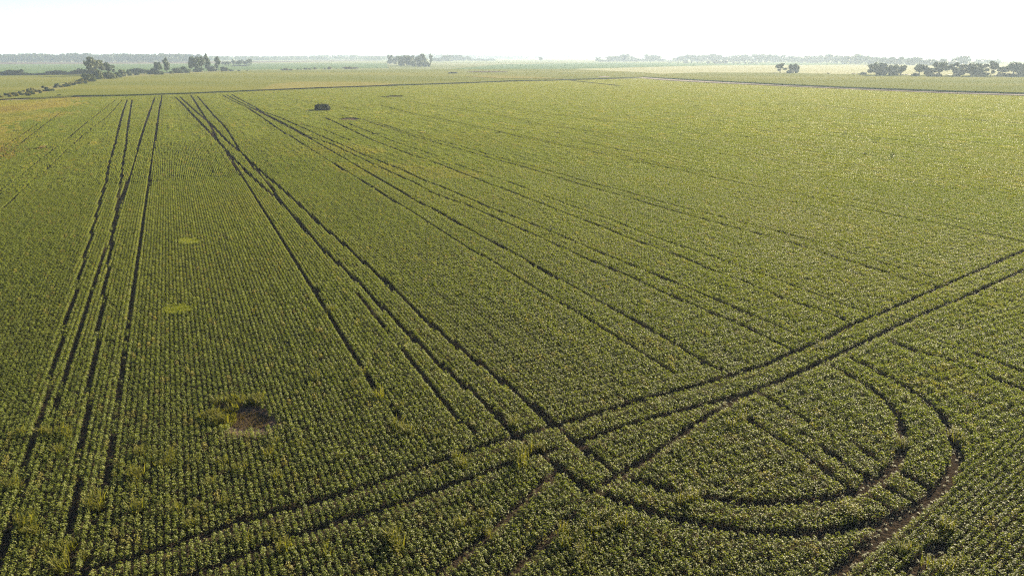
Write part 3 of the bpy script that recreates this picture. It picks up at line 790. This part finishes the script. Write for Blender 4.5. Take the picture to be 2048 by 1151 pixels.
for px,yb,yt,w in [(1340,125.6,124.3,5),(1356,126.2,124,3),(1368,126.4,123.6,4),(1374,126.6,122,7),(1383,126.4,123.6,4),(1394.5,127,124.4,2.4),(1400,127,124.4,2.6),(1416,127.2,122,8),(1430,127.4,120.4,10),(1440,127.4,121.2,9),(1450,127.4,121,11),(1467,127.3,123,6),(1477,127.6,125.3,8),(1490,127.4,123.6,4),(1501,127.4,124,9),(1513,127.6,125.2,5)]:
    shrub(px,yb,yt,w,'brown','brownish shrub in the scattered line before the hazy right tree row','brown shrubs before the hazy row')
tree(1560,147.2,126.8,20,'flat','green','lone field tree with bare trunk and flat crown, left of a pair','pair of trees in the pale field')
tree(1586,147.2,127.2,20,'low','green','fuller tree of the pair, leafy down to the ground','pair of trees in the pale field')
shrub(1657,148.8,145.4,6.5,'brown','small brown bush alone between the tree pair and right grove'); shrub(1707,149.4,147,8,'brown','low brown bush just left of the right grove'); shrub(1717,149.4,146.6,3.4,'brown','tiny bush touching the left end of the right grove')
GG='trees of the right-hand grove'
for px,yb,yt,w,sh,l in [(1752,152,126.3,28,'low','first large tree at the left of the right-hand grove'),(1767,152,129.2,19,'round','smaller tree joined to the right of the first large grove tree'),
 (1784,152.5,129,23,'low','domed tree left of the first gap in the right grove'),(1801,152,130.5,18,'round','tree with see-through crown at the first gap in the right grove'),
 (1838,153,130,26,'round','spreading tree just right of the first gap in the right grove'),(1859,153.2,135,18,'low','low-crowned tree between two taller ones in the right grove'),
 (1877,153.6,126,26,'round','tall leaning-crowned tree before the second gap of the right grove'),(1906,154,125.3,22,'flat','tree with tiered flat crown right of the second gap'),
 (1915,154,135,16,'low','bushy tree tucked beside the tiered flat-crowned tree'),(1943,154,126.8,42,'low','widest domed tree of the right-hand grove'),(1981,154.6,122.6,22,'flat','tallest tree of the right grove with tiered branches'),
 (2003,154.2,129,19,'flat','thin see-through tree right of the tallest grove tree'),(2026,154.2,126.3,36,'round','broad tree with gaps near the right end of the grove'),(2048,154.4,131,26,'low','tree cut by the right picture edge')]:
    tree(px,yb,yt,w,sh,'green',l,GG)
for px,yb,yt,w,l in [(1727,151.2,143,13,'small bush at the left foot of the right-hand grove'),(1815,151.8,148,24,'low hedge-like bush across the first gap of the right grove'),(1897,152.8,149,18,'low bush in the second gap of the right grove'),
 (1830,153,145,14,'bush under the spreading tree of the right grove'),(1872,153.6,146,18,'bush at the foot of the tall leaning-crowned tree'),(1963,154,146,16,'bush between the widest and the tallest grove trees'),(1998,154.2,147.4,18,'bush under the thin see-through tree'),(2016,154.4,145.5,18,'left bush under the broad gappy tree'),(2036,154.6,145.5,20,'right bush under the broad gappy tree')]:
    shrub(px,yb,yt,w,'green',l,GG)
for px in (2075,2105,2140): tree(px,155,128,30,'low','green','tree of the right grove beyond the picture edge',GG)
# --- left belt on the horizon
x=-70
while x<402:
    yt=107.2+1.2*math.sin(x*.07)+random.uniform(-.7,.9)
    tree(x,124.1+random.uniform(-.5,.3),yt,random.uniform(12,17),'belt','green','blue green tree in the long even belt on the left horizon','tree belt on the left horizon')
    x+=random.uniform(6.5,9)

# --- woods too far off to count
def woodland(name, pts, depth, n, leaf, label):
    """pts: (px, base row, top row). A wood `depth` metres deep, its top made of many crowns."""
    cs, ds = [], []
    P0 = [a for a, _, _ in pts]
    for i in range(n):
        px = random.uniform(P0[0], P0[-1]); yb = np.interp(px, P0, [b for _, b, _ in pts]); yt = np.interp(px, P0, [c for _, _, c in pts])
        X, Y = gp(px, yb); hh = max(6, height_at(Y, yt)) * random.uniform(.78, 1.03)
        dz = random.uniform(0, depth); X *= (Y + dz) / Y; Y += dz
        r = random.uniform(7, 12)
        k = 34
        d = RNG.normal(0, 1, (k, 3)); d /= np.linalg.norm(d, axis=1)[:, None]
        c = d * RNG.uniform(.6, 1, k)[:, None] * np.array([r, r, hh * .5]) + np.array([X, Y, hh * .5])
        cs.append(c); ds.append(d)
    v, f = leaves(np.concatenate(cs), leaf, up=.3, sd=.5, dirs=np.concatenate(ds))
    o = link(name, mesh_np(name, v, [f], M_TREE))
    tag(o, label, 'woodland', kind='stuff')
woodland('woodland', [(395,122,110.5),(520,121,111.5),(600,120.5,111),(640,120.5,108.8),(715,120.5,108.3),(770,121,112)], 220, 420, 5, 'hazy blue wood on the horizon left of the centre grove')
woodland('woodland', [(730,120,111.5),(790,120,110.5),(860,119,107.5),(900,118.5,107.8),(960,118,110),(1060,118,111.5)], 300, 420, 7, 'faint blue wood on the horizon behind the centre grove')
woodland('woodland', [(1035,117.3,110),(1110,117,109),(1180,117,107.5),(1260,117,108),(1330,117,107.5)], 300, 420, 7, 'pale blue wood on the horizon above the lone small tree')
woodland('woodland', [(1310,116.5,107),(1350,116.5,105.8),(1400,116.5,107.5),(1560,117,109),(1700,118,110),(1860,120,109),(1935,120,108)], 300, 560, 7, 'nearly white wood on the horizon behind the hazy right row')
woodland('woodland', [(1990,116,107.5),(2048,116,106.5),(2300,116,107)], 300, 200, 7, 'faint white wood at the right end of the horizon')

# ------------------------------------------------------------------ dark thicket in the field
c = []; d = []
X0, Y0 = gp(645.5, 221.5); mp = px_size(Y0); Wd = 29 * mp; Hd = height_at(Y0, 209.2)
n = 5200
u = RNG.uniform(-1, 1, (n, 3))
edge = RNG.integers(0, 3, n); sg = np.where(RNG.uniform(0, 1, n) < .5, -1, 1)
for ax in range(2):
    k = edge == ax; u[k, ax] = sg[k] * RNG.uniform(.8, 1.0, k.sum())
k = edge == 2; u[k, 2] = RNG.uniform(.75, 1.0, k.sum())
prof = 1 - 0.45 * np.clip(u[:, 0] - .3, 0, 1) ** 1.4 + .07 * np.sin(u[:, 0] * 17 + 1) - .10 * np.clip(-u[:, 0] - .5, 0, 1) + .06 * np.sin(u[:, 0] * 9 + u[:, 1] * 4)
cc = np.stack([u[:, 0] * Wd / 2 * (1 - .06 * (u[:, 2] + 1)), u[:, 1] * Wd * .33, (u[:, 2] * .5 + .5) * Hd * prof], 1)
v, f = leaves(cc, .30, up=.4, sd=.6, dirs=u * .6)
th = link('thicket', mesh_np('thicket', v, [f], M_DARK)); th.location = (X0, Y0, 0)
tag(th, 'dark boxy thicket of bushes standing alone in the crop', 'thicket')

# ------------------------------------------------------------------ weeds in the crop
def blades(n, r, h, lean, width, seg=2):
    V, Fq = [], []
    for i in range(n):
        a = random.uniform(0, 6.28); rr = r * math.sqrt(random.random()); b = random.uniform(0, 6.28)
        hh = h * random.uniform(.55, 1.08); ln = lean * random.uniform(.2, 1.3); w = width * random.uniform(.7, 1.3)
        x0, y0 = rr * math.cos(a), rr * math.sin(a); ux, uy = math.cos(b), math.sin(b); o = len(V)
        for s, (t, ww) in enumerate(((0, .6), (.55, 1.0), (1.0, .08))):
            q = ln * t * t * hh
            V += [(x0 + ux * q - uy * w * ww, y0 + uy * q + ux * w * ww, hh * t * (1 - .18 * t * ln)), (x0 + ux * q + uy * w * ww, y0 + uy * q - ux * w * ww, hh * t * (1 - .18 * t * ln))]
        Fq += [(o, o + 1, o + 3, o + 2), (o + 2, o + 3, o + 5, o + 4)]
        # a few side leaves up the stalk
        for t in (.45, .65, .85):
            bb = random.uniform(0, 6.28); L = .09; o = len(V); z = hh * t; xx, yy = x0 + ux * ln * t * t * hh, y0 + uy * ln * t * t * hh
            V += [(xx, yy, z), (xx + L * math.cos(bb + .35), yy + L * math.sin(bb + .35), z + .04), (xx + 1.7 * L * math.cos(bb), yy + 1.7 * L * math.sin(bb), z + .05), (xx + L * math.cos(bb - .35), yy + L * math.sin(bb - .35), z + .03)]
            Fq.append((o, o + 1, o + 2, o + 3))
    return np.array(V), np.array(Fq)
WM = []
for i in range(6):
    V, Fq = blades(24, .36, .88, .42, .026)
    WM.append(mesh_np('weed', V, [Fq], M_WEED))
def weed(px, py, s, label, group='weed clumps in the crop', mesh=None, name='weed_clump'):
    X, Y = gp(px, py)
    o = link(name, mesh or random.choice(WM)); o.location = (X, Y, 0)
    q = s * random.uniform(.85, 1.15); o.scale = (q, q, q * random.uniform(.9, 1.15)); o.rotation_euler = (0, 0, random.uniform(0, 6.28))
    tag(o, label, 'weed', group); return o
wr = random.Random(11)
WL = 'yellow green weed clump in the crop '
for (cx, cy, rx, ry, n, where) in [(100,870,14,9,3,'beside the leftmost wheel track'),(112,905,10,8,2,'beside the leftmost wheel track'),(300,912,26,14,6,'below left of the bare soil patch'),(345,930,22,12,5,'below left of the bare soil patch'),
    (262,955,30,18,7,'between the left wheel tracks and the bare patch'),(190,1010,22,14,5,'in front of the left wheel tracks'),(60,1060,40,25,6,'in the lower left corner'),(110,1110,40,25,7,'in the lower left corner'),(35,985,25,20,4,'in the lower left corner'),
    (440,845,22,20,9,'in the left half of the bare soil patch'),(470,812,40,9,9,'along the upper rim of the bare soil patch'),(520,805,22,8,4,'along the upper rim of the bare soil patch'),(415,840,12,12,4,'in the left half of the bare soil patch'),
    (700,760,60,30,5,'right of the bare soil patch'),(790,800,60,30,6,'right of the bare soil patch'),(850,785,10,6,2,'right of the bare soil patch'),(820,870,40,18,6,'left of the crossing of the wheel tracks'),(890,880,24,14,5,'left of the crossing of the wheel tracks'),
    (1032,852,8,6,3,'at the crossing of the wheel tracks'),(1040,925,12,10,4,'at the crossing of the wheel tracks'),(940,925,30,10,4,'at the crossing of the wheel tracks'),(1080,905,20,10,3,'at the crossing of the wheel tracks'),
    (640,640,40,30,2,'beside the middle wheel tracks'),(665,628,6,4,2,'beside the middle wheel tracks'),(1460,832,22,12,6,'inside the upper left of the turning loop'),(1480,850,14,8,3,'inside the upper left of the turning loop'),
    (980,1040,60,40,7,'at the lower middle edge'),(1160,1090,60,35,7,'at the lower middle edge'),(760,1090,80,35,8,'at the lower middle edge'),(560,1090,70,40,7,'at the lower middle edge'),(1210,1050,40,25,4,'at the lower middle edge'),
    (1640,700,10,6,3,'between the two diagonal wheel tracks'),(1915,870,8,10,3,'on the outer curve of the turning loop'),(1800,905,8,14,3,'on the inner curve of the turning loop'),
    (1810,1105,16,8,4,'beside the bare strip at lower right'),(1900,1070,18,8,3,'beside the bare strip at lower right'),(1890,1135,22,12,5,'beside the bare strip at lower right'),(1680,1030,25,12,3,'between the two curves of the turning loop'),(1400,1000,60,20,4,'between the two curves of the turning loop'),
    (470,940,50,40,5,'in front of the bare soil patch'),(620,900,50,40,5,'in front of the bare soil patch'),(150,880,40,30,4,'in front of the left wheel tracks'),(400,1040,60,40,6,'in front of the bare soil patch'),(20,880,18,40,3,'beside the leftmost wheel track')]:
    for i in range(n):
        weed(cx + wr.gauss(0, rx * .6), cy + wr.gauss(0, ry * .6), wr.uniform(.5, 1.0), WL + where)
DARKW = []
for i in range(2):
    c_, d_ = plant_leaves(60, .42, .13, 1.0); v, f = leaves(c_, .15, sd=.6, dirs=d_); DARKW.append(mesh_np('weed', v, [f], M_DARK))
weed(1103, 470.5, 1.25, 'dark bushy weed beside a wheel track near the middle of the field', 'dark weeds in the crop', DARKW[0], 'weed')
for px, py, s, l in [(1137,310,.9,'small dark weed left of the long pale wheel track'),(1205,308.5,.8,'small dark weed sitting on a far wheel track'),(1690,269,1.1,'dark speck of weed in the far right crop, nearer of two'),(1652,262.5,1.1,'dark speck of weed in the far right crop, farther of two'),
    (1783,318,1.2,'dark low weed in the right part of the crop'),(1085,411,.7,'small dark weed just above the dark bushy weed'),(1357,407,.7,'small dark weed in the middle right of the crop'),(1730,312,.9,'tiny dark weed left of the dark low weed at right')]:
    weed(px, py, s, l, 'dark weeds in the crop', DARKW[1], 'weed')

# grass patches where the crop is missing
def grass_patch(cx, cy, rx, ry, n, hgt, mat, label):
    V, Fq = [], []
    for i in range(n):
        a = random.uniform(0, 6.28); r = math.sqrt(random.random())
        X, Y = gp(cx + rx * r * math.cos(a), cy + ry * r * math.sin(a))
        b = random.uniform(0, 6.28); hh = hgt * random.uniform(.5, 1.1); w = .022; o = len(V); L = hh * random.uniform(.1, .6)
        ux, uy = math.cos(b), math.sin(b)
        V += [(X - uy * w, Y + ux * w, 0), (X + uy * w, Y - ux * w, 0), (X + ux * L + uy * w * .3, Y + uy * L - ux * w * .3, hh), (X + ux * L - uy * w * .3, Y + uy * L + ux * w * .3, hh)]
        Fq.append((o, o + 1, o + 2, o + 3))
    tag(link('grass_patch', mesh_np('grass_patch', np.array(V), [np.array(Fq)], mat)), label, 'grass', kind='stuff')
grass_patch(355, 622.5, 29, 9.5, 5200, .36, M_LIME, 'lime green oval grass patch in the crop, nearer of two')
grass_patch(380, 485, 22, 7, 5200, .34, M_LIME, 'faint lime green grass patch in the crop, farther of two')
grass_patch(500, 842, 40, 18, 900, .13, M_DRYW, 'sparse reddish dry weeds on the bare soil patch')
grass_patch(440, 838, 34, 22, 1300, .22, M_WEED, 'short green weeds creeping over the left of the bare patch')
poly_sheet('bare_patch', ellipse(492, 838, 72, 38, rot=-.5), 0.004, M_BARE, 'reddish brown bare soil patch in the near left crop', 'bare soil')
poly_sheet('bare_patch', ellipse(702, 239.7, 21, 2.8), 0.004, M_BARE, 'thin grey brown bare soil patch right of the dark thicket', 'bare soil')
poly_sheet('bare_patch', ellipse(975, 145, 40, 1.2), 0.95, M_BARE, 'greyish bare streak in the field right of the low dome of scrub', 'bare soil')
poly_sheet('bare_patch', pxpoly([(150, 193.6), (198, 191.4), (200, 193.4), (158, 195)]), 0.01, M_BARE, 'short brown bare strip on the field boundary at left', 'bare soil')
poly_sheet('puddle', ellipse(1208, 155.3, 11, .8), 0.97, M_TRACK, 'small pale bright spot at the end of the dark boundary line', 'puddle')
poly_sheet('ditch', pxpoly([(-300, 216), (0, 199.2), (60, 197.2), (58, 198.6), (0, 201.5), (-300, 220)]), 0.01, M_TRACK, 'pale ditch line at the left edge below the verge', 'ditch')

# ------------------------------------------------------------------ haze
mh, nt, nd, lk = new_mat('haze')
out = N(nd, 'ShaderNodeOutputMaterial'); pv = N(nd, 'ShaderNodeVolumePrincipled')
pv.inputs['Color'].default_value = (0.60, 0.73, 0.92, 1); pv.inputs['Density'].default_value = 0.00015; pv.inputs['Anisotropy'].default_value = 0.26
lk.new(pv.outputs[0], out.inputs['Volume'])
hx, hy0, hy1, hz = BX + 60, BY0 - 60, BY1 + 60, 48.0
hv = [(x, y, z) for z in (-1, hz) for y in (hy0, hy1) for x in (-hx, hx)]
hf = np.array([(0, 2, 3, 1), (4, 5, 7, 6), (0, 1, 5, 4), (2, 6, 7, 3), (0, 4, 6, 2), (1, 3, 7, 5)])
tag(link('haze', mesh_np('haze', hv, [hf], mh)), 'pale morning haze lying over the whole plain', 'haze', kind='stuff')

# ------------------------------------------------------------------ light
sd_ = Vector((math.sin(SUN_AZ) * math.cos(SUN_EL), math.cos(SUN_AZ) * math.cos(SUN_EL), math.sin(SUN_EL)))
sl = bpy.data.lights.new('sun', 'SUN'); sl.energy = 5.0; sl.angle = math.radians(0.5); sl.color = (1.0, 0.86, 0.59)
so = bpy.data.objects.new('sun', sl); COL.objects.link(so); so.rotation_euler = (-sd_).to_track_quat('-Z', 'Y').to_euler()
w = bpy.data.worlds.new('World'); SC.world = w; w.use_nodes = True
wn = w.node_tree.nodes; bg = wn['Background']
sky = wn.new('ShaderNodeTexSky'); sky.sky_type = 'NISHITA'; sky.sun_disc = False
sky.sun_elevation = SUN_EL; sky.sun_rotation = SUN_AZ; sky.altitude = 50; sky.air_density = 0.8; sky.dust_density = 0.3; sky.ozone_density = 2.3
w.node_tree.links.new(sky.outputs[0], bg.inputs[0]); bg.inputs[1].default_value = 0.055

# ------------------------------------------------------------------ camera
cd = bpy.data.cameras.new('camera'); cd.sensor_width = 36; cd.lens = 24; cd.clip_start = 0.5; cd.clip_end = 30000
co = bpy.data.objects.new('camera', cd); COL.objects.link(co); co.location = (0, 0, H)
co.rotation_euler = (math.pi / 2 - P, 0, 0)
SC.camera = co
SC.view_settings.view_transform = 'Standard'; SC.view_settings.look = 'None'; SC.view_settings.exposure = 2.1; SC.view_settings.gamma = 1.0
cy = SC.cycles
cy.max_bounces = 6; cy.diffuse_bounces = 3; cy.glossy_bounces = 2; cy.transmission_bounces = 3; cy.volume_bounces = 1; cy.transparent_max_bounces = 4
cy.use_denoising = False; cy.filter_width = 1.2
cy.use_adaptive_sampling = False
